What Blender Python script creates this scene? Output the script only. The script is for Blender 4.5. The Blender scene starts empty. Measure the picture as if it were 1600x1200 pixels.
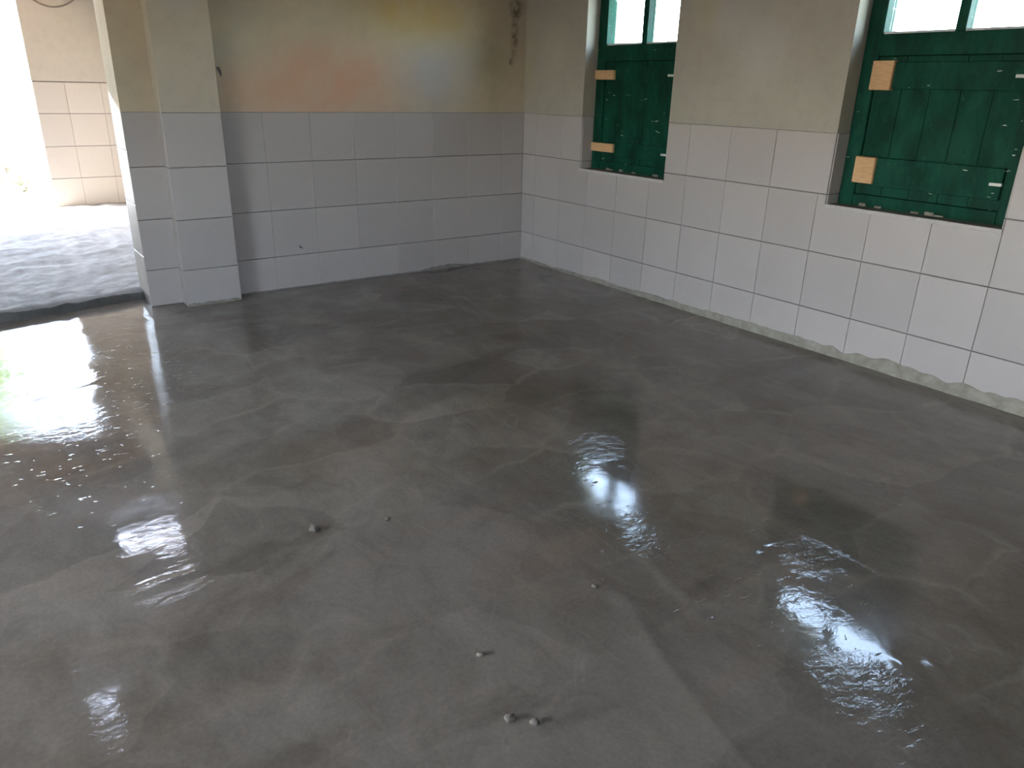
import bpy, math, random
from mathutils import Matrix, Vector, noise
random.seed(7)
T = 0.4                       # one wall tile = 0.40 m; all layout numbers below are in tiles
SC = bpy.context.scene
COL = SC.collection

# ------------------------------------------------------------------ camera, sky, sun, exposure
cam_data = bpy.data.cameras.new('camera')
cam_data.sensor_width = 36.0
cam_data.lens = 1167.92 * 36.0 / 1600.0
cam_data.clip_end = 500
cam = bpy.data.objects.new('camera', cam_data)
COL.objects.link(cam)
Mr = ((0.8110402766824486, 0.198411547982387, -0.5503149345839073),
      (-0.584551337351109, 0.3113117054951125, -0.7492561351252015),
      (0.022658411239255667, 0.9293642341132766, 0.368468067478249))
Mw = Matrix(Mr).to_4x4()
Mw.translation = Vector((-12.0798 * T, -16.2217 * T, 4.3248 * T))
cam.matrix_world = Mw
SC.camera = cam

world = bpy.data.worlds.new('sky')
SC.world = world
world.use_nodes = True
wn = world.node_tree
for n in list(wn.nodes):
    wn.nodes.remove(n)
w_out = wn.nodes.new('ShaderNodeOutputWorld')
w_bg = wn.nodes.new('ShaderNodeBackground')
w_sky = wn.nodes.new('ShaderNodeTexSky')
w_sky.sky_type = 'NISHITA'
w_sky.sun_disc = False
w_sky.sun_elevation = math.radians(47)
w_sky.sun_rotation = math.radians(-66)
w_sky.air_density = 1.0
w_sky.dust_density = 1.5
w_sky.ozone_density = 1.0
w_bg.inputs['Strength'].default_value = 9.0
w_hs = wn.nodes.new('ShaderNodeHueSaturation')      # thin haze takes some colour out of the sky
w_hs.inputs['Saturation'].default_value = 0.7
wn.links.new(w_sky.outputs[0], w_hs.inputs['Color'])
wn.links.new(w_hs.outputs[0], w_bg.inputs['Color'])
wn.links.new(w_bg.outputs[0], w_out.inputs['Surface'])

sun_data = bpy.data.lights.new('sun', 'SUN')
sun_data.energy = 18.0
sun_data.angle = math.radians(0.6)
sun_data.color = (1.0, 0.95, 0.88)
sun = bpy.data.objects.new('sun', sun_data)
COL.objects.link(sun)
_el = math.radians(47)
_dir = Vector((1.0, -0.45, 0)).normalized() * math.cos(_el) + Vector((0, 0, -math.sin(_el)))
sun.rotation_euler = _dir.to_track_quat('-Z', 'Y').to_euler()
sun.location = (-30, 10, 25)

SC.view_settings.view_transform = 'Standard'
SC.view_settings.look = 'None'
SC.view_settings.exposure = -0.4
SC.view_settings.gamma = 1.0
SC.view_settings.use_curve_mapping = False
SC.render.film_transparent = False
SC.cycles.use_denoising = True
SC.cycles.max_bounces = 14
SC.cycles.diffuse_bounces = 8
SC.cycles.glossy_bounces = 6
SC.cycles.transparent_max_bounces = 12
SC.cycles.sample_clamp_indirect = 12.0
SC.cycles.blur_glossy = 0.3


# ------------------------------------------------------------------ material helpers
class Nodes:
    def __init__(self, name):
        self.m = bpy.data.materials.new(name)
        self.m.use_nodes = True
        self.t = self.m.node_tree
        for n in list(self.t.nodes):
            self.t.nodes.remove(n)
        self.out = self.t.nodes.new('ShaderNodeOutputMaterial')
        self.b = self.t.nodes.new('ShaderNodeBsdfPrincipled')
        self.t.links.new(self.b.outputs[0], self.out.inputs['Surface'])
        self.geo = self.t.nodes.new('ShaderNodeNewGeometry')

    def lk(self, a, b):
        self.t.links.new(a, b)

    def put(self, sock, v):
        if hasattr(v, 'node'):
            self.lk(v, sock)
        else:
            if isinstance(v, tuple) and len(v) == 3 and sock.type == 'RGBA':
                v = v + (1.0,)
            sock.default_value = v

    def noise(self, scale=5.0, detail=4.0, rough=0.55, dist=0.0, vec=None, stretch=None, rot=0.0):
        n = self.t.nodes.new('ShaderNodeTexNoise')
        n.inputs['Scale'].default_value = scale
        n.inputs['Detail'].default_value = detail
        n.inputs['Roughness'].default_value = rough
        n.inputs['Distortion'].default_value = dist
        v = vec if vec is not None else self.geo.outputs['Position']
        if stretch:
            mp = self.t.nodes.new('ShaderNodeMapping')
            mp.inputs['Scale'].default_value = stretch
            mp.inputs['Rotation'].default_value = (0, 0, rot)
            self.lk(v, mp.inputs['Vector'])
            v = mp.outputs[0]
        self.lk(v, n.inputs['Vector'])
        return n.outputs['Fac']

    def ramp(self, fac, stops):
        r = self.t.nodes.new('ShaderNodeValToRGB')
        els = r.color_ramp.elements
        while len(els) < len(stops):
            els.new(0.5)
        for e, (p, c) in zip(els, stops):
            e.position = p
            e.color = (c, c, c, 1) if not isinstance(c, tuple) else c + (1,)
        self.lk(fac, r.inputs['Fac'])
        return r.outputs['Color']

    def mix(self, fac, a, b, mode='MIX'):
        n = self.t.nodes.new('ShaderNodeMix')
        n.data_type = 'RGBA'
        n.blend_type = mode
        self.put(n.inputs[0], fac)
        self.put(n.inputs[6], a)
        self.put(n.inputs[7], b)
        return n.outputs[2]

    def math(self, op, a, b=0.0, clamp=False):
        n = self.t.nodes.new('ShaderNodeMath')
        n.operation = op
        n.use_clamp = clamp
        self.put(n.inputs[0], a)
        self.put(n.inputs[1], b)
        return n.outputs[0]

    def blob(self, centre, size, soft=1.0):
        """1 in the middle of an ellipsoid of half-axes size around centre (metres), 0 outside"""
        mp = self.t.nodes.new('ShaderNodeMapping')
        mp.vector_type = 'POINT'
        mp.inputs['Location'].default_value = tuple(-c / s for c, s in zip(centre, size))
        mp.inputs['Scale'].default_value = tuple(1.0 / s for s in size)
        self.lk(self.geo.outputs['Position'], mp.inputs['Vector'])
        g = self.t.nodes.new('ShaderNodeVectorMath')
        g.operation = 'LENGTH'
        self.lk(mp.outputs[0], g.inputs[0])
        r = self.t.nodes.new('ShaderNodeMapRange')
        r.interpolation_type = 'SMOOTHSTEP'
        r.inputs['From Min'].default_value = 1.0
        r.inputs['From Max'].default_value = max(0.0, 1.0 - soft)
        self.lk(g.outputs['Value'], r.inputs['Value'])
        return r.outputs[0]

    def bump(self, height, strength=0.3, dist=0.01, prev=None):
        b = self.t.nodes.new('ShaderNodeBump')
        b.inputs['Strength'].default_value = strength
        b.inputs['Distance'].default_value = dist
        self.lk(height, b.inputs['Height'])
        if prev is not None:
            self.lk(prev, b.inputs['Normal'])
        return b.outputs[0]

    def done(self, color, rough=0.6, spec=0.5, normal=None, ior=None):
        self.put(self.b.inputs['Base Color'], color)
        self.put(self.b.inputs['Roughness'], rough)
        self.put(self.b.inputs['Specular IOR Level'], spec)
        if ior:
            self.b.inputs['IOR'].default_value = ior
        if normal is not None:
            self.lk(normal, self.b.inputs['Normal'])
        return self.m


def sc3(v):
    return tuple(c * T for c in v)


def mat_plaster(name, base, blotch, blobs=(), dark=None, tint=0.5):
    k = Nodes(name)
    c = k.mix(k.ramp(k.noise(1.6, 5, .6), [(.35, 0.0), (.65, 1.0)]), base, blotch)
    c = k.mix(k.math('MULTIPLY', k.ramp(k.noise(9, 6, .65), [(.45, 0.0), (.75, 1.0)]), .35), c,
              tuple(x * .72 for x in base))
    wob = k.ramp(k.noise(3.2, 5, .6), [(.3, .35), (.7, 1.0)])
    for cen, size, colr, amt in blobs:
        f = k.math('MULTIPLY', k.blob(sc3(cen), sc3(size), 1.0), wob)
        c = k.mix(k.math('MULTIPLY', f, amt, True), c, colr)
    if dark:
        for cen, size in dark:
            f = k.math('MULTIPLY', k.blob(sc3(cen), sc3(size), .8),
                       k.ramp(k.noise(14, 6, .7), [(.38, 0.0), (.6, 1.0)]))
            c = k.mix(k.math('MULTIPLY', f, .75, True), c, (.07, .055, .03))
    n = k.bump(k.noise(30, 6, .6), .25, .004)
    return k.done(c, .9, .12, n)


def mat_tile(name, base, spec=.45):
    k = Nodes(name)
    info = k.t.nodes.new('ShaderNodeObjectInfo')
    v = k.ramp(info.outputs['Random'], [(0, .94), (1, 1.04)])
    c = k.mix(1.0, base, v, 'MULTIPLY')
    smear = k.ramp(k.noise(2.1, 5, .62), [(.42, 0.0), (.72, 1.0)])
    c = k.mix(k.math('MULTIPLY', smear, .22), c, tuple(x * .86 for x in base))
    spots = k.ramp(k.noise(11, 3, .5), [(.70, 0.0), (.76, 1.0)])
    c = k.mix(k.math('MULTIPLY', spots, .25), c, (.5, .48, .46))
    n = k.bump(k.noise(3.0, 2, .5), .06, .004)
    return k.done(c, k.ramp(k.noise(4, 3), [(.3, .34), (.7, .46)]), spec, n)


def mat_simple(name, c1, c2, scale=8, rough=.7, spec=.4, bump=.3, bdist=.004, stretch=None):
    k = Nodes(name)
    f = k.ramp(k.noise(scale, 6, .62, stretch=stretch), [(.32, 0.0), (.7, 1.0)])
    n = k.bump(k.noise(scale * 2.5, 6, .65, stretch=stretch), bump, bdist) if bump else None
    return k.done(k.mix(f, c1, c2), rough, spec, n)


M = {}
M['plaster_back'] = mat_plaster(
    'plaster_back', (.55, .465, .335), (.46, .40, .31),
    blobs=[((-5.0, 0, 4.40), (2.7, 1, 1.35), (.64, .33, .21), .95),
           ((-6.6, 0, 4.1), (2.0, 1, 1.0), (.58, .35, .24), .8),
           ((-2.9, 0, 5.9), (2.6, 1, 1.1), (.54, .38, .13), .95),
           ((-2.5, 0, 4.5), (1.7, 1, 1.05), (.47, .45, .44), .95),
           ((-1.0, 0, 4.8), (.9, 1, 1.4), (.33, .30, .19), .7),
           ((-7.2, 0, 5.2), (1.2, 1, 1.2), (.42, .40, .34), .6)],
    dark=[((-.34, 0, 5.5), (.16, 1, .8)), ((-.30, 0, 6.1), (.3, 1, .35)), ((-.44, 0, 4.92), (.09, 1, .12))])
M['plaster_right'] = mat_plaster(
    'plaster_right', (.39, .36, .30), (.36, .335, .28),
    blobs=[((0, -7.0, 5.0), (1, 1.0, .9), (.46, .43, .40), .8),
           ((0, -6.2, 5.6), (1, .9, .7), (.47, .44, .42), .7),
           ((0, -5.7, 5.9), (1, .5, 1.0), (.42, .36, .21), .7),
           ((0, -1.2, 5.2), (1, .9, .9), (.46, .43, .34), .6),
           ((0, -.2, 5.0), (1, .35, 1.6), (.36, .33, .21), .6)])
M['plaster_pier'] = mat_plaster(
    'plaster_pier', (.50, .435, .34), (.46, .41, .33),
    blobs=[((-8.1, 0, 5.9), (.6, 2, .8), (.46, .45, .43), .7), ((-9.0, 0, 5.4), (.5, 2, 1.6), (.38, .34, .23), .6)])
M['plaster_porch'] = mat_plaster('plaster_porch', (.60, .545, .46), (.57, .52, .45))
M['tile'] = mat_tile('tile_glaze', (.41, .372, .358))
M['tile_porch'] = mat_tile('tile_glaze_porch', (.62, .555, .49))
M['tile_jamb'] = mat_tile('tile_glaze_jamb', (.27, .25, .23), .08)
M['grout'] = mat_simple('grout', (.10, .09, .09), (.16, .15, .14), 20)
M['mortar'] = mat_simple('mortar_residue', (.215, .20, .165), (.345, .32, .27), 14, .8, .3, .5, .006)
M['sill'] = mat_simple('sill_mortar', (.17, .16, .152), (.24, .225, .215), 14, .85, .3, .4)
M['concrete_dry'] = mat_simple('dry_concrete', (.37, .36, .355), (.24, .235, .235), 9, .95, .15, .8, .012)
M['concrete_step'] = mat_simple('damp_step', (.07, .068, .065), (.12, .115, .11), 9, .7, .4, .6, .008)
M['nosing'] = mat_simple('sill_edge', (.50, .47, .45), (.42, .40, .38), 14, .7, .3, .3)
M['wood_raw'] = mat_simple('raw_timber', (.62, .40, .22), (.50, .30, .15), 16, .8, .2, .3, .002, stretch=(1, 1, 7))
M['wood_raw_h'] = mat_simple('raw_timber_flat', (.62, .40, .22), (.50, .30, .15), 16, .8, .2, .3, .002, stretch=(1, 1, 7))
M['joist'] = mat_simple('joist_timber', (.78, .46, .28), (.66, .38, .22), 5, .8, .2, .3, .003)
M['deck'] = mat_simple('ceiling_boards', (.10, .095, .10), (.15, .14, .14), 5, .8, .2, .2)
M['cable'] = mat_simple('cable_sheath', (.22, .19, .15), (.28, .24, .2), 9, .6, .4, 0)
M['pale_strip'] = mat_simple('pane_strip', (.66, .68, .70), (.5, .52, .54), 18, .7, .3, .2)
M['latch'] = mat_simple('bare_metal', (.78, .78, .74), (.6, .6, .58), 20, .45, .5, 0)
M['ground'] = mat_simple('ground_earth', (.40, .38, .33), (.33, .33, .26), 1.2, .95, .1, .5, .03)
M['leaf'] = mat_simple('leaf', (.30, .38, .14), (.46, .52, .24), 3, .6, .4, 0)
M['bark'] = mat_simple('bark', (.20, .15, .10), (.12, .09, .06), 12, .9, .2, .6, .01)
M['stone'] = mat_simple('pebble_stone', (.25, .225, .19), (.12, .105, .09), 30, .8, .3, .4)


def mat_green():
    k = Nodes('green_paint')
    f = k.ramp(k.noise(5.5, 6, .65, stretch=(1, 1.3, .55)), [(.38, 0.0), (.68, 1.0)])
    c = k.mix(f, (.0015, .030, .018), (.005, .068, .042))
    highlight = k.ramp(k.noise(13, 5, .7), [(.62, 0.0), (.78, 1.0)])
    c = k.mix(k.math('MULTIPLY', highlight, .55), c, (.035, .16, .115))  # smudgy highlights painted in as lighter green
    chips = k.ramp(k.noise(15, 2, .4, stretch=(1, .8, 3.6)), [(.735, 0.0), (.77, 1.0)])
    c = k.mix(k.math('MULTIPLY', chips, .8), c, (.50, .56, .50))
    n = k.bump(k.noise(22, 5, .6, stretch=(1, 2.0, .5)), .35, .004)
    return k.done(c, k.ramp(k.noise(8, 3), [(.3, .55), (.7, .7)]), .14, n)


M['green'] = mat_green()


def mat_glass():
    k = Nodes('window_glass')
    k.t.nodes.remove(k.b)
    tr = k.t.nodes.new('ShaderNodeBsdfTransparent')
    tr.inputs[0].default_value = (.93, .97, .96, 1)
    gl = k.t.nodes.new('ShaderNodeBsdfGlossy')
    gl.inputs['Roughness'].default_value = .03
    fr = k.t.nodes.new('ShaderNodeLayerWeight')
    fac = k.math('ADD', k.math('MULTIPLY', k.math('POWER', fr.outputs['Facing'], 5.0), .6), .03, True)
    mx = k.t.nodes.new('ShaderNodeMixShader')
    k.lk(fac, mx.inputs[0])
    k.lk(tr.outputs[0], mx.inputs[1])
    k.lk(gl.outputs[0], mx.inputs[2])
    k.lk(mx.outputs[0], k.out.inputs['Surface'])
    return k.m


M['glass'] = mat_glass()


def mat_sheet():
    k = Nodes('clear_roof_sheet')
    k.t.nodes.remove(k.b)
    tl = k.t.nodes.new('ShaderNodeBsdfTranslucent')
    tl.inputs[0].default_value = (.86, .88, .90, 1)
    tr = k.t.nodes.new('ShaderNodeBsdfTransparent')
    mx = k.t.nodes.new('ShaderNodeMixShader')
    mx.inputs[0].default_value = .12
    k.lk(tl.outputs[0], mx.inputs[1])
    k.lk(tr.outputs[0], mx.inputs[2])
    k.lk(mx.outputs[0], k.out.inputs['Surface'])
    return k.m


M['sheet'] = mat_sheet()


def mat_wet_floor():
    k = Nodes('wet_concrete')
    big = k.ramp(k.noise(.75, 6, .6, .6), [(.36, 0.0), (.64, 1.0)])
    c = k.mix(big, (.168, .142, .116), (.240, .214, .184))
    smear = k.ramp(k.noise(1.5, 6, .62, 1.4, stretch=(1, .45, 1), rot=.6), [(.5, 0.0), (.68, 1.0)])
    c = k.mix(k.math('MULTIPLY', smear, .55), c, (.265, .238, .205))
    dark = k.ramp(k.noise(1.1, 5, .6, .9, stretch=(.6, 1.2, 1), rot=-.5), [(.54, 0.0), (.66, 1.0)])
    c = k.mix(k.math('MULTIPLY', dark, .55), c, (.122, .103, .083))
    for cen, size, colr, amt in (((-8.15, -11.3, 0), (.9, 1.1, 1), (.27, .20, .155), .75),
                                 ((-8.55, -11.9, 0), (.6, .9, 1), (.27, .235, .19), .6),
                                 ((-5.75, -11.7, 0), (.55, 1.2, 1), (.25, .225, .17), .7),
                                 ((-10.2, -12.0, 0), (1.4, .8, 1), (.19, .165, .14), .6)):
        f = k.math('MULTIPLY', k.blob(sc3(cen), sc3(size), 1.0), k.ramp(k.noise(5, 5, .6), [(.35, .2), (.65, 1)]))
        c = k.mix(k.math('MULTIPLY', f, amt, True), c, colr)
    vn = k.noise(1.25, 3, .5, 1.2, stretch=(1.3, .7, 1), rot=.5)
    vein = k.math('SUBTRACT', 1.0, k.math('MULTIPLY', k.math('ABSOLUTE', k.math('SUBTRACT', vn, .5)), 90.0), True)
    vmask = k.ramp(k.noise(1.9, 4, .6), [(.5, 0.0), (.62, 1.0)])
    c = k.mix(k.math('MULTIPLY', k.math('MULTIPLY', vein, vmask), .35), c, (.30, .27, .24))
    mott = k.ramp(k.noise(7.5, 6, .72, .8, stretch=(1, .55, 1), rot=.7), [(.36, .88), (.5, 1.0), (.66, 1.08)])
    c = k.mix(1.0, c, mott, 'MULTIPLY')
    # flat trowel strokes: facets a shade apart, with pale slurry along their edges
    wv = k.t.nodes.new('ShaderNodeTexNoise')
    wv.inputs['Scale'].default_value = 2.6
    wv.inputs['Detail'].default_value = 4
    k.lk(k.geo.outputs['Position'], wv.inputs['Vector'])
    wm = k.t.nodes.new('ShaderNodeVectorMath')
    wm.operation = 'MULTIPLY_ADD'
    wm.inputs[1].default_value = (.30, .30, 0)
    k.lk(wv.outputs['Color'], wm.inputs[0])
    k.lk(k.geo.outputs['Position'], wm.inputs[2])
    mp = k.t.nodes.new('ShaderNodeMapping')
    mp.inputs['Rotation'].default_value = (0, 0, .55)
    mp.inputs['Scale'].default_value = (1.0, 1.5, 0)
    k.lk(wm.outputs[0], mp.inputs['Vector'])
    vo = k.t.nodes.new('ShaderNodeTexVoronoi')
    vo.inputs['Scale'].default_value = 1.35
    ve = k.t.nodes.new('ShaderNodeTexVoronoi')
    ve.feature = 'DISTANCE_TO_EDGE'
    ve.inputs['Scale'].default_value = 1.35
    k.lk(mp.outputs[0], vo.inputs['Vector'])
    k.lk(mp.outputs[0], ve.inputs['Vector'])
    sep = k.t.nodes.new('ShaderNodeSeparateColor')
    k.lk(vo.outputs['Color'], sep.inputs[0])
    c = k.mix(1.0, c, k.ramp(sep.outputs[0], [(0.0, .86), (1.0, 1.12)]), 'MULTIPLY')
    edge = k.ramp(ve.outputs['Distance'], [(.0, 1.0), (.055, 0.0)])
    em = k.ramp(k.noise(2.3, 4, .6), [(.44, 0.0), (.62, 1.0)])
    c = k.mix(k.math('MULTIPLY', k.math('MULTIPLY', edge, em), .45), c, (.31, .27, .22))
    grain = k.ramp(k.noise(60, 4, .7), [(.3, .88), (.7, 1.08)])
    c = k.mix(1.0, c, grain, 'MULTIPLY')
    # a film of water: smooth, a little rougher where the screed has begun to dry
    r = k.ramp(k.noise(1.3, 4, .55, .5), [(.40, .035), (.70, .15)])
    long_w = k.bump(k.noise(2.2, 2, .5), .5, .0035)
    fine = k.noise(26, 4, .6, .4, stretch=(.55, 1.0, 1), rot=.65)
    where = k.ramp(k.noise(1.7, 3, .5), [(.48, .04), (.66, .55)])
    for cen, size, amt in (((-5.95, -9.75, 0), (.75, .6, 1), 1.0), ((-6.95, -11.85, 0), (.55, .5, 1), 1.0),
                           ((-5.75, -12.9, 0), (.6, .55, 1), 1.0), ((-7.15, -14.2, 0), (.6, .6, 1), 1.0),
                           ((-6.5, -13.3, 0), (.5, .5, 1), .35), ((-11.3, -5.6, 0), (1.3, .55, 1), .45),
                           ((-10.0, -4.6, 0), (.7, 1.6, 1), .45), ((-11.2, -9.9, 0), (.6, .35, 1), .8),
                           ((-9.9, -1.0, 0), (.6, .9, 1), .8), ((-7.3, -15.0, 0), (.9, .6, 1), 1.0)):
        where = k.math('MAXIMUM', where, k.math('MULTIPLY', k.blob(sc3(cen), sc3(size), .55), amt))
    h = k.math('MULTIPLY', fine, where)
    speck = k.ramp(k.noise(34, 2, .5, .3, stretch=(.45, 1.0, 1), rot=.3), [(.66, 0.0), (.74, 1.0)])
    left = k.math('MULTIPLY', k.blob(sc3((-10.6, -5.2, 0)), sc3((2.2, 4.6, 1)), .5), .5)
    left = k.math('MAXIMUM', left, k.math('MULTIPLY', k.blob(sc3((-6.6, -12.4, 0)), sc3((1.6, 3.4, 1)), .5), .35))
    h = k.math('ADD', h, k.math('MULTIPLY', speck, left))
    n = k.bump(h, .75, .0042, long_w)
    k.put(k.b.inputs['Coat Weight'], 0.0)
    return k.done(c, r, .72, n, ior=1.45)


M['wet'] = mat_wet_floor()


# ------------------------------------------------------------------ mesh helpers
class MB:
    """collects boxes and polygons (tile units) into one mesh"""
    def __init__(self):
        self.v, self.f, self.mi = [], [], []

    def quad(self, pts, mi=0):
        b = len(self.v)
        self.v += [tuple(c * T for c in p) for p in pts]
        self.f.append(tuple(range(b, b + len(pts))))
        self.mi.append(mi)

    def box(self, x0, x1, y0, y1, z0, z1, mi=0, c=0.0):
        """box; c > 0 chamfers all its edges"""
        if x0 > x1: x0, x1 = x1, x0
        if y0 > y1: y0, y1 = y1, y0
        if z0 > z1: z0, z1 = z1, z0
        b = len(self.v)
        if c <= 0:
            for z in (z0, z1):
                for x, y in ((x0, y0), (x1, y0), (x1, y1), (x0, y1)):
                    self.v.append((x * T, y * T, z * T))
            fs = [(3, 2, 1, 0), (4, 5, 6, 7), (0, 1, 5, 4), (1, 2, 6, 5), (2, 3, 7, 6), (3, 0, 4, 7)]
        else:
            idx = {}
            lo, hi = (x0, y0, z0), (x1, y1, z1)
            for a in range(3):
                for sx in (0, 1):
                    for sy in (0, 1):
                        for sz in (0, 1):
                            s = (sx, sy, sz)
                            p = []
                            for i in range(3):
                                e = lo[i] if s[i] == 0 else hi[i]
                                if i != a:
                                    e += c if s[i] == 0 else -c
                                p.append(e * T)
                            idx[(a, s)] = len(self.v) - b
                            self.v.append(tuple(p))
            fs = []
            for a in range(3):
                u, w = [(1, 2), (2, 0), (0, 1)][a]
                for sd in (0, 1):
                    ring = []
                    for su, sw in ((0, 0), (1, 0), (1, 1), (0, 1)):
                        s = [0, 0, 0]
                        s[a], s[u], s[w] = sd, su, sw
                        ring.append(idx[(a, tuple(s))])
                    fs.append(tuple(ring if sd else ring[::-1]))
            for a in range(3):          # edge chamfers along axis a
                u, w = [(1, 2), (2, 0), (0, 1)][a]
                for su in (0, 1):
                    for sw in (0, 1):
                        r = []
                        for sd in (0, 1):
                            s = [0, 0, 0]
                            s[a], s[u], s[w] = sd, su, sw
                            r.append((idx[(u, tuple(s))], idx[(w, tuple(s))]))
                        q = (r[0][0], r[1][0], r[1][1], r[0][1])
                        fs.append(q if (su ^ sw) else q[::-1])
            for sx in (0, 1):
                for sy in (0, 1):
                    for sz in (0, 1):
                        s = (sx, sy, sz)
                        t = (idx[(0, s)], idx[(1, s)], idx[(2, s)])
                        fs.append(t if (sx + sy + sz) % 2 else t[::-1])
        for f in fs:
            self.f.append(tuple(i + b for i in f))
            self.mi.append(mi)

    def build(self, name, mats, parent=None, smooth=False, kind=None):
        me = bpy.data.meshes.new(name)
        me.from_pydata(self.v, [], self.f)
        for m in (mats if isinstance(mats, (list, tuple)) else [mats]):
            me.materials.append(m)
        me.polygons.foreach_set('material_index', self.mi)
        if smooth:
            me.polygons.foreach_set('use_smooth', [True] * len(me.polygons))
        me.update()
        o = bpy.data.objects.new(name, me)
        COL.objects.link(o)
        if parent:
            o.parent = parent
        if kind:
            o['kind'] = kind
        return o


def tag(o, label, cat, group=None):
    o['label'] = label
    o['category'] = cat
    if group:
        o['group'] = group
    return o


def holes_boxes(mb, a0, a1, z0, z1, holes, put, mi=0):
    """cover the rectangle a0..a1 x z0..z1 with boxes, leaving out the holes (a0,a1,z0,z1)"""
    cuts = sorted({a0, a1} | {min(max(h[i], a0), a1) for h in holes for i in (0, 1)})
    for p, q in zip(cuts, cuts[1:]):
        if q - p < 1e-6:
            continue
        mid = (p + q) / 2
        hs = sorted((max(h[2], z0), min(h[3], z1)) for h in holes if h[0] < mid < h[1] and h[3] > z0 and h[2] < z1)
        z = z0
        for b, t in hs:
            if b - z > 1e-6:
                put(mb, p, q, z, b, mi)
            z = max(z, t)
        if z1 - z > 1e-6:
            put(mb, p, q, z, z1, mi)


# ---- wall tiles: one object each, alike pieces share mesh data
_tile_cache = {}
TH, CH = .020, .006          # thickness and edge chamfer, in tiles


def tile_mesh(w, h, mat, chip=None):
    key = (round(w, 3), round(h, 3), mat.name, chip)
    if key in _tile_cache:
        return _tile_cache[key]
    a, b = w / 2, h / 2
    rings = [(a, b, 0.0), (a, b, TH - CH), (a - CH, b - CH, TH)]
    v = []
    for x, y, z in rings:
        for sx, sy in ((-1, -1), (1, -1), (1, 1), (-1, 1)):
            px, py = sx * x, sy * y
            if chip and sy > 0:              # a sloping cut top edge
                py -= chip * (.5 + sx * .5)
            v.append((px * T, py * T, z * T))
    f = [(0, 3, 2, 1)]
    for r in (0, 4):
        for i in range(4):
            j = (i + 1) % 4
            f.append((r + i, r + j, r + 4 + j, r + 4 + i))
    f.append((8, 9, 10, 11))
    me = bpy.data.meshes.new('tile')
    me.from_pydata(v, [], f)
    me.materials.append(mat)
    me.update()
    _tile_cache[key] = me
    return me


def place_tile(parent, u_dir, n_dir, origin, w, h, mat, tilt=.0025, chip=None):
    """origin: centre of the tile's back on the bed (tile units)"""
    o = bpy.data.objects.new('tile', tile_mesh(w, h, mat, chip))
    COL.objects.link(o)
    o.parent = parent
    u, n = Vector(u_dir), Vector(n_dir)
    m = Matrix((u, Vector((0, 0, 1)), n)).transposed()
    m = m @ Matrix.Rotation(random.uniform(-tilt, tilt), 3, 'X') @ Matrix.Rotation(random.uniform(-tilt, tilt), 3, 'Y')
    m4 = m.to_4x4()
    m4.translation = Vector(origin) * T
    o.matrix_local = m4
    return o


GH, GV = .014, .005           # joint widths: level joints and upright joints
ROWS = [(.0, .743), (.743, 1.743), (1.743, 2.743), (2.743, 3.743)]


def corner_tile_mesh(pts, mat):
    """tile cut to an L round the corner of an opening; pts run counter-clockwise"""
    n = len(pts)
    area = sum(pts[k][0] * pts[(k + 1) % n][1] - pts[(k + 1) % n][0] * pts[k][1] for k in range(n))
    if area < 0:
        pts = pts[::-1]
    ins = []
    for k in range(n):
        (ax, ay), (bx, by), (cx, cy) = pts[k - 1], pts[k], pts[(k + 1) % n]
        e1, e2 = Vector((bx - ax, by - ay)).normalized(), Vector((cx - bx, cy - by)).normalized()
        ins.append((bx + CH * (-e1.y - e2.y), by + CH * (e1.x + e2.x)))
    v = [(x * T, y * T, z * T) for ring, z in ((pts, 0), (pts, TH - CH), (ins, TH)) for x, y in ring]
    f = [tuple(range(n - 1, -1, -1))]
    for q in (0, n):
        f += [(q + k, q + (k + 1) % n, q + n + (k + 1) % n, q + n + k) for k in range(n)]
    f.append(tuple(range(2 * n, 3 * n)))
    me = bpy.data.meshes.new('tile')
    me.from_pydata(v, [], f)
    me.materials.append(mat)
    me.update()
    return me


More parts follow.
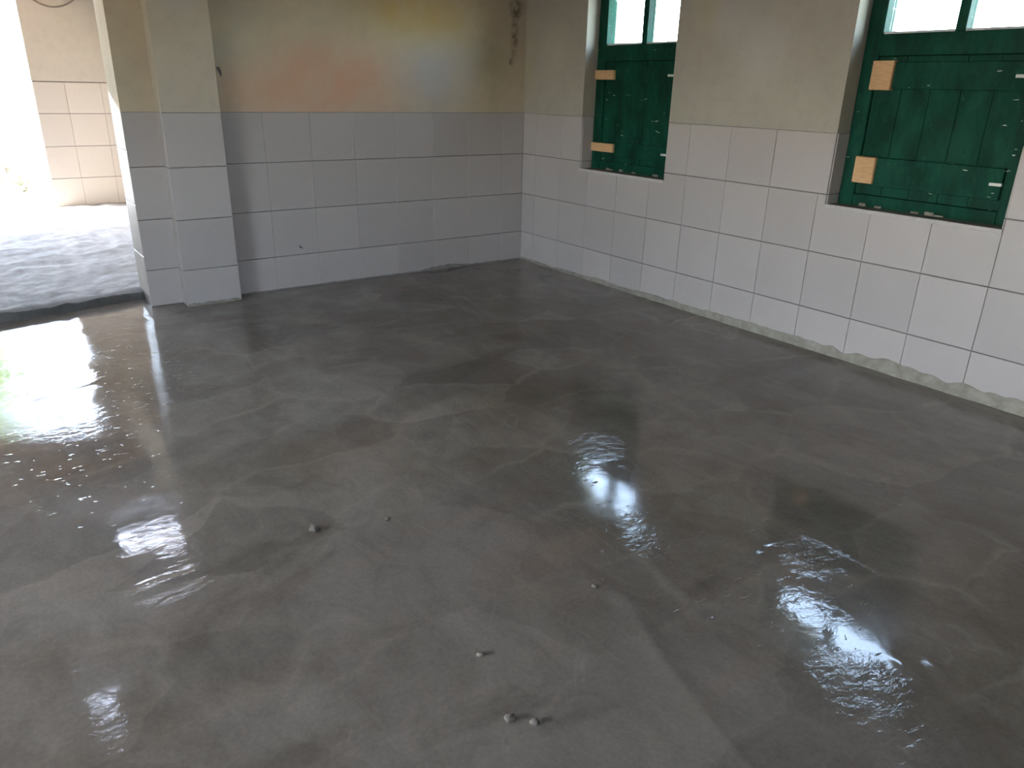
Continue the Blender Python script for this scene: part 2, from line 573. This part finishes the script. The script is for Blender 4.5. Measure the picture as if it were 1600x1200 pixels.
def tile_field(parent, joints, rows, holes, put, mat, u_dir, n_dir):
    """joints: increasing list of u positions; put(u, z) -> bed point; holes in (u0,u1,z0,z1)"""
    g, gz = GV / 2, GH / 2
    for z0, z1 in rows:
        us = [u0 for u0 in joints]
        for h in holes:              # no slivers beside an opening: the last tile runs up to its edge
            if h[2] < z0 and h[3] > z1:
                us = [u for u in us if not (0 < h[0] - u < .25 or 0 < u - h[1] < .25)]
                us += [h[0], h[1]]
        us = sorted(set(us))
        for u0, u1 in zip(us, us[1:]):
            poly = [(u0 + g, z0 + gz), (u1 - g, z0 + gz), (u1 - g, z1 - gz), (u0 + g, z1 - gz)]
            skip = False
            for h in holes:
                i0, i1, k0, k1 = max(u0, h[0]), min(u1, h[1]), max(z0, h[2]), min(z1, h[3])
                if i1 - i0 < .03 or k1 - k0 < .03:
                    continue
                if k0 <= z0 + 1e-6:
                    skip = True
                elif i0 <= u0 + .03 and i1 >= u1 - .03:        # cut level under the opening
                    poly = [(u0 + g, z0 + gz), (u1 - g, z0 + gz), (u1 - g, k0 - gz), (u0 + g, k0 - gz)]
                elif i1 >= u1 - .03:                            # opening takes the upper right corner
                    poly = [(u0 + g, z0 + gz), (u1 - g, z0 + gz), (u1 - g, k0 - gz), (i0 - g, k0 - gz), (i0 - g, z1 - gz), (u0 + g, z1 - gz)]
                else:
                    poly = [(u0 + g, z0 + gz), (u1 - g, z0 + gz), (u1 - g, z1 - gz), (i1 + g, z1 - gz), (i1 + g, k0 - gz), (u0 + g, k0 - gz)]
            if skip:
                continue
            if len(poly) == 4:
                w, h_ = poly[1][0] - poly[0][0], poly[2][1] - poly[1][1]
                if w > .03 and h_ > .03:
                    place_tile(parent, u_dir, n_dir, put((u0 + u1) / 2, (poly[0][1] + poly[2][1]) / 2), w, h_, mat)
            else:
                um, zm = (u0 + u1) / 2, (z0 + z1) / 2
                sgn = 1
                me = corner_tile_mesh([(u - um, z - zm) for u, z in poly], mat)
                o = place_tile(parent, u_dir, n_dir, put(um, zm), .5, .5, mat)
                o.data = me


# ------------------------------------------------------------------ the setting: walls, floor, ceiling
ZT = 3.743                    # top of the tiled dado
ZC = 6.9                      # ceiling underside
XL, YF = -20.0, -25.0         # left wall and the wall behind the camera
DX0, DX1 = -14.2, -9.338      # wide opening in the back wall
WT = .95                      # wall thickness
BED = TH - .002               # tiles stand proud of the bed by this

# back wall with its opening to the porch
mb = MB()
mb.box(DX1 + BED, .0, BED, WT - BED, -.3, ZT, 1)
mb.box(DX1, .0, .0, WT, ZT, ZC)
mb.box(XL, DX0, 0, WT, -.3, ZC)
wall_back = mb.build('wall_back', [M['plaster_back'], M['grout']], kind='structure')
jb = sorted([-(.6688 + i * 1.0055) for i in range(9)])       # upright joints seen on the photograph
jb = [x for x in jb if x > -7.4]
tile_field(wall_back, [-7.6] + jb + [0.0], ROWS, [], lambda u, z: (u, BED, z), M['tile'], (1, 0, 0), (0, -1, 0))
tile_field(wall_back, [DX1, -8.72 + .012], ROWS, [], lambda u, z: (u, BED, z), M['tile'], (1, 0, 0), (0, -1, 0))
# the jamb of the opening: its courses run a little higher, its top tile is cut at a slope
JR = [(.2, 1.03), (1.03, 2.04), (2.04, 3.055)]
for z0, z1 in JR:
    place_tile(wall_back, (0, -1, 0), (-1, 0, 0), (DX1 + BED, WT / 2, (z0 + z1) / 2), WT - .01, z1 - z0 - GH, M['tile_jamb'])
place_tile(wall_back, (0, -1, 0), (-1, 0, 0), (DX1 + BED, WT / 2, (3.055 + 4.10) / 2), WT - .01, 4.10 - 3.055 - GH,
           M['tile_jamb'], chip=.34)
# plaster face of the wall left of the pier and the pier itself
mb = MB()
PX0, PX1, PY = -8.72, -7.62, -.36
mb.box(PX0 + BED, PX1 - BED, PY + BED, 0, -.3, ZT, 1)
mb.box(PX0, PX1, PY, 0, ZT, ZC, 0, .012)
pier = mb.build('pilaster', [M['plaster_pier'], M['grout']], parent=wall_back)
tile_field(pier, [PX0, PX1], ROWS, [], lambda u, z: (u, PY + BED, z), M['tile'], (1, 0, 0), (0, -1, 0))
for z0, z1 in ROWS:
    place_tile(pier, (0, -1, 0), (-1, 0, 0), (PX0 + BED, (PY + TH) / 2 + .004, (z0 + z1) / 2), abs(PY) - TH - .004, z1 - z0 - GH, M['tile'])
    place_tile(pier, (0, 1, 0), (1, 0, 0), (PX1 - BED, PY / 2 + .01, (z0 + z1) / 2), abs(PY) - .03, z1 - z0 - GH, M['tile'])
def chip(x, z, w, h, tilt):
    m = MB()
    n = 9
    ring = []
    for k in range(n):
        a = 2 * math.pi * k / n
        q = 1 + .35 * math.sin(k * 2.3)
        px_, pz_ = w * q * math.cos(a), h * q * math.sin(a)
        ring.append((x + px_ * math.cos(tilt) - pz_ * math.sin(tilt), z + px_ * math.sin(tilt) + pz_ * math.cos(tilt)))
    m.quad([(p, -.006, q) for p, q in ring[::-1]][::-1])
    for (p, q), (p2, q2) in zip(ring, ring[1:] + ring[:1]):
        m.quad([(p, .01, q), (p2, .01, q2), (p2, -.006, q2), (p, -.006, q)])
    m.build('chip', M['grout'], parent=wall_back)['label'] = 'dark chipped hole'


chip(-6.11, .909, .055, .022, -.7)
chip(-7.46, 4.50, .035, .10, .35)
# thin broken lip of mortar under the pier's lowest tile
mb = MB()
for i in range(14):
    x0 = PX0 + .02 + i * (PX1 - PX0 - .04) / 14
    x1 = x0 + (PX1 - PX0 - .04) / 14
    mb.box(x0, x1, PY - .03 - .012 * math.sin(i * 1.3), PY + .01, -.02, .035 + .02 * abs(math.sin(i * .9 + .4)))
mb.build('mortar_lip', M['mortar'], parent=pier)

# right wall with the window openings
WIN = [(-4.98, -2.27), (-11.60, -8.755), (-18.15, -15.30)]
WZ0, WZ1 = 2.555, 6.55
WTR = 1.2                     # the outside wall is a little thicker
wholes = [(a, b, WZ0, WZ1) for a, b in WIN]
mb = MB()
holes_boxes(mb, YF, WT, -.3, ZT, wholes, lambda m, p, q, z0, z1, mi: m.box(BED, WTR, p, q, z0, z1, mi), 1)
holes_boxes(mb, YF, WT, ZT, ZC, wholes, lambda m, p, q, z0, z1, mi: m.box(.0, WTR, p, q, z0, z1, mi), 0)
wall_right = mb.build('wall_right', [M['plaster_right'], M['grout']], kind='structure')
jr = [0.0] + [.5496 + i * 1.0055 for i in range(20)]
# u runs towards the camera (-y)
tile_field(wall_right, jr, ROWS, [(-b, -a, WZ0, WZ1) for a, b in WIN], lambda u, z: (BED, -u, z), M['tile'], (0, -1, 0), (-1, 0, 0))
for a, b in WIN[:2]:         # tiled reveals beside the shutters
    for z0, z1 in ((WZ0, 2.743), (2.743, ZT)):
        place_tile(wall_right, (1, 0, 0), (0, -1, 0), (.185, b + TH - .024, (z0 + z1) / 2), .33, z1 - z0 - GH, M['tile'])
        place_tile(wall_right, (-1, 0, 0), (0, 1, 0), (.185, a - TH + .024, (z0 + z1) / 2), .33, z1 - z0 - GH, M['tile'])

# left wall with a doorway, the wall behind the camera
LD = (-12.0, -7.0, -.3, 4.9)
mb = MB()
holes_boxes(mb, YF, WT, -.3, ZC, [LD, (-20.5, -17.5, 4.9, 6.4), (-6.0, -3.2, 4.9, 6.4)],
            lambda m, p, q, z0, z1, mi: m.box(XL - .6, XL, p, q, z0, z1, mi))
wall_left = mb.build('wall_left', M['plaster_right'], kind='structure')
mb = MB()
holes_boxes(mb, XL - .6, WT, -.3, ZC, [(-16.0, -12.9, 2.6, 6.0)],  # opening added behind the camera to light the back wall
            lambda m, p, q, z0, z1, mi: m.box(p, q, YF - .6, YF, z0, z1, mi))
mb.build('wall_front', M['plaster_right'], kind='structure')

# roof added out of view keeps the low sun off the room floor
mb = MB()
mb.box(-29.0, XL - .6, YF - .6, .2, 6.62, 6.78)
mb.build('ceiling_sun_shade', M['deck'], kind='structure')

mb = MB()                    # unseen wall added on the left to shape the light through the doorway
mb.box(-34.6, -34.0, -60, .2, -.6, 3.6)
mb.build('wall_light_screen', M['sill'], kind='structure')

# ceilings on joists, with the small gaps that the wet floor mirrors
mb = MB()
HOLE = [(-11.85, -11.45, -2.75, -2.35)]
holes_boxes(mb, XL - .6, WT, YF - .6, .5, [(h[0], h[1], h[2], h[3]) for h in HOLE],
            lambda m, p, q, z0, z1, mi: m.box(p, q, z0, z1, ZC, ZC + .12, mi))
ceiling = mb.build('ceiling', M['deck'], kind='structure')
for k in range(10):
    y = -1.3 - 2.7 * k
    if y > YF:
        mb = MB()
        mb.box(XL, 0, y - .12, y + .12, ZC - .28, ZC, 0, .01)
        mb.build('joist', M['joist'], parent=ceiling)
mb = MB()
SKY = (-10.45, -8.55, 1.85, 3.45)
SLIT = (-10.3, -9.0, .98, 1.09)
holes_boxes(mb, -17.0, -6.4, .5, 12.9, [SKY, SLIT],
            lambda m, p, q, z0, z1, mi: m.box(p, q, z0, z1, ZC, ZC + .12, mi))
ceil_porch = mb.build('ceiling_porch', M['deck'], kind='structure')
for y in (1.45, 4.95, 7.65, 10.35):
    mb = MB()
    mb.box(-16.4, -7.0, y - .13, y + .13, ZC - .3, ZC, 0, .01)
    mb.build('joist', M['joist'], parent=ceil_porch)
mb = MB()
mb.box(-11.6, -10.9, 8.9, 9.0, ZC - .1, ZC)
mb.build('batten', M['wood_raw'], parent=ceil_porch)
for nm, par, h in (('skylight_sheet', ceil_porch, SKY), ('skylight_sheet', ceiling, HOLE[0])):
    mb = MB()
    mb.box(h[0] - .05, h[1] + .05, h[2] - .05, h[3] + .05, ZC + .121, ZC + .135)
    mb.build(nm, M['sheet'], parent=par)
for x in (-9.92, -9.28):     # battens across the skylight
    mb = MB()
    mb.box(x - .03, x + .03, SKY[2], SKY[3], ZC + .01, ZC + .09)
    mb.build('skylight_bar', M['joist'], parent=ceil_porch)
for y in (2.38, 2.92):
    mb = MB()
    mb.box(SKY[0], SKY[1], y - .03, y + .03, ZC + .01, ZC + .09)
    mb.build('skylight_bar', M['joist'], parent=ceil_porch)
mb = MB()                    # beam along the right side of the porch, just under its ceiling
mb.box(-8.8, -8.3, 4.6, 12.25, 6.5, ZC)
mb.build('beam', M['plaster_porch'], parent=ceil_porch)

# porch walls: the far one is tiled like the room
PYW = 12.2
mb = MB()
mb.box(-9.6 + BED, -6.4, PYW + BED, PYW + .6, -.3, 4.19, 1)
mb.box(-9.6, -6.4, PYW, PYW + .6, 4.19, ZC)
wall_porch = mb.build('wall_porch', [M['plaster_porch'], M['grout']], kind='structure')
PR = [(.30, 1.29), (1.29, 2.27), (2.27, 3.25), (3.25, 4.17)]
tile_field(wall_porch, [-9.6, -8.735, -7.732, -6.73], PR, [], lambda u, z: (u, PYW + BED, z), M['tile_porch'], (1, 0, 0), (0, -1, 0))
mb = MB()
mb.box(-7.0, -6.4, WT, PYW, -.3, ZC)  # hidden side wall, put in to stop light leaks
mb.build('wall_porch_right', M['plaster_porch'], kind='structure')
mb = MB()
mb.box(-17.0, -16.4, WT, PYW + .6, -.3, ZC)
mb.box(-16.4, -15.5, PYW, PYW + .6, -.3, ZC)
mb.build('wall_porch_left', M['plaster_porch'], kind='structure')

# wet screed floor: fine grid where the photograph looks, coarse elsewhere
def frange(a, b, n):
    return [a + (b - a) * i / n for i in range(n + 1)]


RIDGES = [  # trowel ridges and lines left in the screed: points (x, y), height, width (tiles)
    ([(-5.62, -12.15), (-5.50, -12.75), (-5.46, -13.45)], .007, .03),
    ([(-6.35, -14.35), (-6.55, -14.75), (-6.70, -15.1), (-6.80, -15.5)], .012, .04),
    ([(-6.55, -14.2), (-6.85, -14.75), (-7.0, -15.2)], .010, .06),
    ([(-7.95, -12.5), (-8.2, -13.2), (-8.42, -14.1), (-8.6, -14.6)], .008, .05),
    ([(-5.25, -8.12), (-4.7, -8.35), (-4.2, -8.66)], .004, .03),
    ([(-7.25, -12.55), (-6.6, -12.5), (-5.95, -12.46)], .010, .04),
    ([(-11.5, -9.75), (-10.9, -9.72)], .016, .05),
    ([(-12.2, -4.35), (-11.2, -4.0), (-10.6, -3.75)], .004, .05),
    ([(-9.9, -.25), (-9.4, -1.1)], .007, .12)]


def seg_dist(px, py, a, b):
    dx, dy = b[0] - a[0], b[1] - a[1]
    t = max(0, min(1, ((px - a[0]) * dx + (py - a[1]) * dy) / (dx * dx + dy * dy)))
    return math.hypot(px - a[0] - t * dx, py - a[1] - t * dy)


def floor_z(x, y):
    z = .006 * (noise.noise(Vector((x * .55, y * .55, 3.1))))
    z += .0016 * noise.noise(Vector((x * 2.2, y * 2.2, 9.7)))
    for pts, h, w in RIDGES:
        if min(p[0] for p in pts) - .4 < x < max(p[0] for p in pts) + .4 and min(p[1] for p in pts) - .4 < y < max(p[1] for p in pts) + .4:
            d = min(seg_dist(x, y, a, b) for a, b in zip(pts, pts[1:]))
            d += .02 * noise.noise(Vector((x * 6, y * 6, 0)))
            z += h * math.exp(-(d / w) ** 2)
    return z


gx = frange(XL - .3, -13.2, 8)[:-1] + frange(-13.2, .3, 250)
gy = frange(YF - .3, -15.8, 8)[:-1] + frange(-15.8, .9, 300)
mb = MB()
mb.v = [(x * T, y * T, floor_z(x, y) * T) for y in gy for x in gx]
nx = len(gx)
mb.f = [(j * nx + i, j * nx + i + 1, (j + 1) * nx + i + 1, (j + 1) * nx + i) for j in range(len(gy) - 1) for i in range(nx - 1)]
mb.mi = [0] * len(mb.f)
floor = mb.build('floor', M['wet'], smooth=True, kind='structure')

# rough dry slab of the porch, a step higher, its edge broken off unevenly
def edge_y(x):
    return .30 + .42 * max(0.0, (x + 11.6) / 2.2) ** 1.2 + .05 * noise.noise(Vector((x * 1.7, 0, 5)))


def porch_z(x, y):
    base = .19 + .25 * max(0, (y - .4)) / 11.8
    return base + .045 * noise.noise(Vector((x * 1.3, y * 1.1, 0))) + .035 * noise.noise(Vector((x * 3.1, y * 2.6, 4))) \
        + .015 * noise.noise(Vector((x * 7, y * 6, 8)))


px = frange(-16.6, -6.9, 130)
rows = [-1.0, -.5, 0.0] + [(.02 + (i / 170.0) ** 1.3 * 1.0) for i in range(171)]
mb = MB()
for t in rows:
    for x in px:
        e = edge_y(x)
        if t < 0:
            y = e - .03 * (-t) + .03 * noise.noise(Vector((x * 5, t * 3, 1)))
            z = -.03 if t < -.9 else .10 + .03 * noise.noise(Vector((x * 4, t, 2)))
        else:
            y = e + t * (12.9 - e)
            z = porch_z(x, y) - (.03 if t == 0 else 0)
        mb.v.append((x * T, y * T, z * T))
nx = len(px)
for j in range(len(rows) - 1):
    for i in range(nx - 1):
        mb.f.append((j * nx + i, j * nx + i + 1, (j + 1) * nx + i + 1, (j + 1) * nx + i))
        mb.mi.append(1 if j < 2 else 0)
mb.build('floor_porch', [M['concrete_dry'], M['concrete_step']], smooth=True, kind='structure')

# mortar left along the foot of the walls
def residue(name, length, put, hfun, dep, n, mat):
    m = MB()
    for i in range(n + 1):
        u = length * i / n
        h = hfun(u)
        d = dep * (.8 + .4 * noise.noise(Vector((u * 2.3, 7, 0))))
        for off, z in ((d, -.03), (d, .018), (d * .45, .018 + h * .45), (.004, h), (-.03, h)):
            m.v.append(tuple(c * T for c in put(u, off, z)))
    for i in range(n):
        for k in range(4):
            m.f.append((i * 5 + k, i * 5 + k + 1, (i + 1) * 5 + k + 1, (i + 1) * 5 + k))
            m.mi.append(0)
    return m.build(name, mat, kind='structure')


def h_right(u):
    g = .045 + .0135 * u
    return max(.02, g * (1 + .55 * noise.noise(Vector((u * 1.1, 0, 0))) + .35 * noise.noise(Vector((u * 4, 3, 0)))))


def h_back(u):
    b = .02 + .03 * max(0, noise.noise(Vector((u * 1.6, 4, 2)))) + .02 * noise.noise(Vector((u * 6, 1, 2)))
    b += .075 * math.exp(-((u - 2.3) / .55) ** 2) * (1 + .5 * noise.noise(Vector((u * 5, 9, 2))))
    return max(.012, b)


residue('baseboard_right', 20.0, lambda u, o, z: (-o, -u, z), h_right, .06, 260, M['mortar'])
residue('baseboard_back', 7.6, lambda u, o, z: (-u, -o, z), h_back, .03, 160, M['sill'])


# ------------------------------------------------------------------ windows: green shutters under two glass panes
def window(name, a, b, block, ledge_lo, ledge_hi, pane_l, pane_r, mun, panes_end, planks):
    """opening from y=b (far) to y=a (near); numbers in tiles, depth along +x"""
    X0, X1 = .36, .62
    m = MB()
    m.box(X0, X1, b, b - .27, WZ0 - .02, WZ1, 0, .012)
    root = m.build(name, M['green'], kind='structure')
    def bar(nm, y0, y1, z0, z1, x0=X0, x1=X1, mat='green', c=.009, parent=root):
        q = MB()
        q.box(x0, x1, y0, y1, z0, z1, 0, c)
        return q.build(nm, M[mat], parent=parent)
    bar('jamb', a, a + .27, WZ0 - .02, WZ1)
    bar('bottom_rail', a + .27, b - .27, WZ0 - .02, WZ0 + .22)
    bar('head', a + .27, b - .27, WZ1 - .22, WZ1)
    bar('transom', a + .27, b - .27, 4.93, 5.25)
    bar('muntin', mun - .075, mun + .075, 5.25, WZ1 - .22, X0 + .02, X1 - .02)
    for y0, y1 in ((pane_l, mun + .075), (mun - .075, panes_end)):
        bar('pane', y0, y1, 5.25, WZ1 - .22, X0 + .165, X0 + .18, 'glass', 0)
        bar('pane_strip', y0, y1, 5.25, 5.285, X0 + .03, X0 + .16, 'pale_strip', .004)  # pale strip along the foot of each pane
    # shutter leaf: upright boards, two ledges across, raw blocks where the hinges were
    s0, s1 = b - .27, a + .27
    leaf = MB()
    leaf.box(X0 + .12, X0 + .15, s0 + .01, s1 - .01, WZ0 + .22, 4.93)
    sh = leaf.build('shutter', M['green'], parent=root)
    n = planks
    wid = (s0 - s1) / n
    for i in range(n):
        y0 = s0 - i * wid
        bar('plank', y0 - .002, y0 - wid + .002, WZ0 + .225, 4.925, X0 + .04 + .003 * (i % 2), X0 + .12, c=.006, parent=sh)
    for z0, z1 in (ledge_lo, ledge_hi):
        bar('ledge', s0 - .06, s1 + .03, z0, z1, X0 - .01, X0 + .05, c=.01, parent=sh)
    for y0, y1, z0, z1 in block:
        o = bar('timber_block', y0, y1, z0, z1, X0 - .075, X0 + .05, 'wood_raw', .01, parent=sh)
        o['label'] = 'bare tan timber block'
    for z in (ledge_lo, ledge_hi):
        zz = (z[0] + z[1]) / 2
        o = bar('latch', s1 + .02, s1 + .20, zz - .025, zz + .02, X0 - .035, X0, 'latch', .006, parent=sh)
        o['label'] = 'small pale metal latch'
    # rough mortar sill in front of the frame with a pale nosing
    bar('sill', a + .01, b - .01, WZ0 - .03, WZ0 + .03, .03, X0 + .1, 'sill', .006)
    bar('sill_nosing', a + .0, b - .0, WZ0 - .03, WZ0 + .034, -.014, .034, 'nosing', .004)
    # blobs of mortar and chipped paint on the bottom rail
    for k in range(5):
        y = s1 + .15 + (s0 - s1 - .3) * random.random()
        bar('mortar_dab', y - .05, y + .05 + .08 * random.random(), WZ0 + .03, WZ0 + .055 + .03 * random.random(),
            X0 - .03, X0 + .01, 'mortar', .008)
    return root


window('window_1', -4.98, -2.27, [(-2.30, -2.92, 4.54, 4.74), (-2.30, -3.04, 2.985, 3.175)],
       (2.90, 3.22), (4.47, 4.80), -2.54, -4.71, -3.69, -4.71, 5)
window('window_2', -11.60, -8.755, [(-8.99, -9.345, 4.42, 4.86), (-8.99, -9.345, 2.965, 3.39)],
       (2.93, 3.39), (4.44, 4.84), -9.03, -11.33, -10.20, -11.33, 5)
window('window_3', -18.15, -15.30, [(-15.5, -15.9, 4.42, 4.86), (-15.5, -15.9, 2.965, 3.39)],
       (2.93, 3.39), (4.44, 4.84), -15.58, -17.87, -16.73, -17.87, 5)


# ------------------------------------------------------------------ loose things
def tube(name, pts, r, mat, seg=8):
    m = MB()
    n = len(pts)
    for i, p in enumerate(pts):
        p = Vector(p)
        d = (Vector(pts[min(i + 1, n - 1)]) - Vector(pts[max(i - 1, 0)])).normalized()
        s = d.cross(Vector((0, 1, 0.01))).normalized()
        t = d.cross(s)
        for k in range(seg):
            a = 2 * math.pi * k / seg
            q = p + (s * math.cos(a) + t * math.sin(a)) * r
            m.v.append(tuple(c * T for c in q))
    for i in range(n - 1):
        for k in range(seg):
            k2 = (k + 1) % seg
            m.f.append((i * seg + k, i * seg + k2, (i + 1) * seg + k2, (i + 1) * seg + k))
    m.f.append(tuple(range(seg - 1, -1, -1)))
    m.f.append(tuple((n - 1) * seg + k for k in range(seg)))
    m.mi = [0] * len(m.f)
    return m.build(name, mat, smooth=True)


pts = []
for i in range(25):
    x = -9.55 + 1.75 * i / 24
    pts.append((x, PYW - .03, 6.26 + .62 * ((x + 8.68) / .87) ** 2 * (.9 if x < -8.68 else .8)))
tag(tube('cable', pts, .022, M['cable']), 'thin drooping cable looped across the top of the cream porch wall', 'cable')


def pebble(x, y, r, label, seed):
    m = MB()
    rnd = random.Random(seed)
    ring, lev = 9, 5
    off = Vector((rnd.random() * 9, rnd.random() * 9, 0))
    for j in range(lev + 1):
        ph = math.pi * j / lev
        for i in range(ring):
            th = 2 * math.pi * i / ring
            d = Vector((math.sin(ph) * math.cos(th), math.sin(ph) * math.sin(th), math.cos(ph)))
            k = r * (1 + .75 * noise.noise(d * 1.9 + off))
            m.v.append((d.x * k * T * 1.25, d.y * k * T, (d.z * k * .7 + r * .55) * T))
    for j in range(lev):
        for i in range(ring):
            i2 = (i + 1) % ring
            m.f.append((j * ring + i, (j + 1) * ring + i, (j + 1) * ring + i2, j * ring + i2))
    m.mi = [0] * len(m.f)
    o = m.build('pebble', M['stone'], smooth=True)
    o.location = (x * T, y * T, floor_z(x, y) * T)
    o.rotation_euler = (0, 0, rnd.random() * 6)
    return tag(o, label, 'stone', 'pebbles on the wet floor')


pebble(-9.775, -9.659, .046, 'largest pale pebble, alone left of the floor centre', 1)
pebble(-9.56, -12.86, .034, 'left one of two small stones close together in the foreground', 2)
pebble(-9.43, -12.99, .026, 'right one of two small stones close together in the foreground', 3)
pebble(-9.37, -12.18, .026, 'tiny dark stone behind the close pair in the foreground', 4)
pebble(-7.98, -12.02, .024, 'tiny pale stone near the long ridge in the screed', 5)
pebble(-9.05, -9.9, .022, 'tiny stone farthest right in the middle of the wet floor', 6)

# ------------------------------------------------------------------ outside
mb = MB()
gxs = frange(-90, 90, 60)
gys = frange(-90, 120, 60)
for y in gys:
    for x in gxs:
        z = -.35 + (.55 if y > 12.5 else 0) * min(1, (y - 12.5) / 3) + .1 * noise.noise(Vector((x * .2, y * .2, 0)))
        mb.v.append((x * T, y * T, z * T))
nx = len(gxs)
mb.f = [(j * nx + i, j * nx + i + 1, (j + 1) * nx + i + 1, (j + 1) * nx + i) for j in range(len(gys) - 1) for i in range(nx - 1)]
mb.mi = [0] * len(mb.f)
mb.build('ground', M['ground'], smooth=True, kind='structure')


def leaf_cloud(m, c, size, n, ls, rnd):
    for _ in range(n):
        while True:
            d = Vector((rnd.uniform(-1, 1), rnd.uniform(-1, 1), rnd.uniform(-1, 1)))
            if d.length <= 1:
                break
        p = Vector((c[0] + d.x * size[0], c[1] + d.y * size[1], c[2] + d.z * size[2]))
        a = Vector((rnd.uniform(-1, 1), rnd.uniform(-1, 1), rnd.uniform(-.5, .9))).normalized()
        s = a.cross(Vector((rnd.uniform(-1, 1), rnd.uniform(-1, 1), rnd.uniform(-1, 1)))).normalized()
        l, w = ls * rnd.uniform(.7, 1.3), ls * .3
        nn = a.cross(s) * (w * .35)
        m.quad([p, p + a * l * .45 + s * w + nn, p + a * l, p + a * l * .45 - s * w + nn])


def shrub(x, y, zg, h, r, label, seed, leaves=420, ls=.22):
    rnd = random.Random(seed)
    root = bpy.data.objects.new('shrub', None)
    COL.objects.link(root)
    root.location = (x * T, y * T, zg * T)
    tag(root, label, 'shrub', 'shrubs outside the porch')
    m = MB()
    for k in range(5):
        a = 2 * math.pi * k / 5 + rnd.random()
        tip = Vector((math.cos(a) * r * .5, math.sin(a) * r * .5, h * .7))
        for s in range(3):
            p, q = tip * (s / 3), tip * ((s + 1) / 3)
            w0, w1 = .05 * (1 - s / 3.5), .05 * (1 - (s + 1) / 3.5)
            for d in range(3):
                t0, t1 = 2.094 * d, 2.094 * (d + 1)
                c0, c1 = Vector((math.cos(t0), math.sin(t0), 0)), Vector((math.cos(t1), math.sin(t1), 0))
                m.quad([p + c0 * w0, p + c1 * w0, q + c1 * w1, q + c0 * w1])
    m.build('stem', M['bark'], parent=root)
    m = MB()
    for k in range(6):
        a = 2 * math.pi * k / 6
        leaf_cloud(m, (math.cos(a) * r * .55, math.sin(a) * r * .55, h * rnd.uniform(.35, .85)),
                   (r * .55, r * .55, h * .28), leaves // 6, ls, rnd)
    f = m.build('foliage', M['leaf'], parent=root)
    f['kind'] = 'stuff'
    return root


shrub(-10.0, 18.5, .1, .95, .5, 'low leafy green shrub nearest the end of the porch wall', 11, 200, .2)
shrub(-10.75, 20.6, .1, .9, .5, 'low leafy green shrub at the left edge, left of the other low one', 12, 180, .2)
shrub(-10.1, 24.5, .1, 2.6, .9, 'taller sparse green shrub behind the two low shrubs outside', 13, 150, .24)


def tree(x, y, zg, h, r, label, seed, n=2600):
    rnd = random.Random(seed)
    root = bpy.data.objects.new('tree', None)
    COL.objects.link(root)
    root.location = (x * T, y * T, zg * T)
    tag(root, label, 'tree')
    tr = MB()
    seg = 10
    prev = None
    for s in range(7):
        z = h * .62 * s / 6
        w = .45 * (1 - .6 * s / 6)
        ox, oy = .2 * math.sin(s * .9 + seed), .2 * math.cos(s * .7 + seed) - .2
        ring = [Vector((ox + math.cos(2 * math.pi * k / seg) * w, oy + math.sin(2 * math.pi * k / seg) * w, z)) for k in range(seg)]
        if prev:
            for k in range(seg):
                tr.quad([prev[k], prev[(k + 1) % seg], ring[(k + 1) % seg], ring[k]])
        prev = ring
    tr.build('trunk', M['bark'], parent=root)
    m = MB()
    for k in range(12):
        a = rnd.random() * 6.28
        q = rnd.uniform(.2, .7) * r
        leaf_cloud(m, (math.cos(a) * q, math.sin(a) * q, h * rnd.uniform(.55, .95)), (r * .5, r * .5, h * .14), n // 12, .55, rnd)
    f = m.build('foliage', M['leaf'], parent=root)
    f['kind'] = 'stuff'
    return root


tree(-13.6, 40.0, .1, 17, 4.0, 'green tree far outside beyond the porch opening', 3)
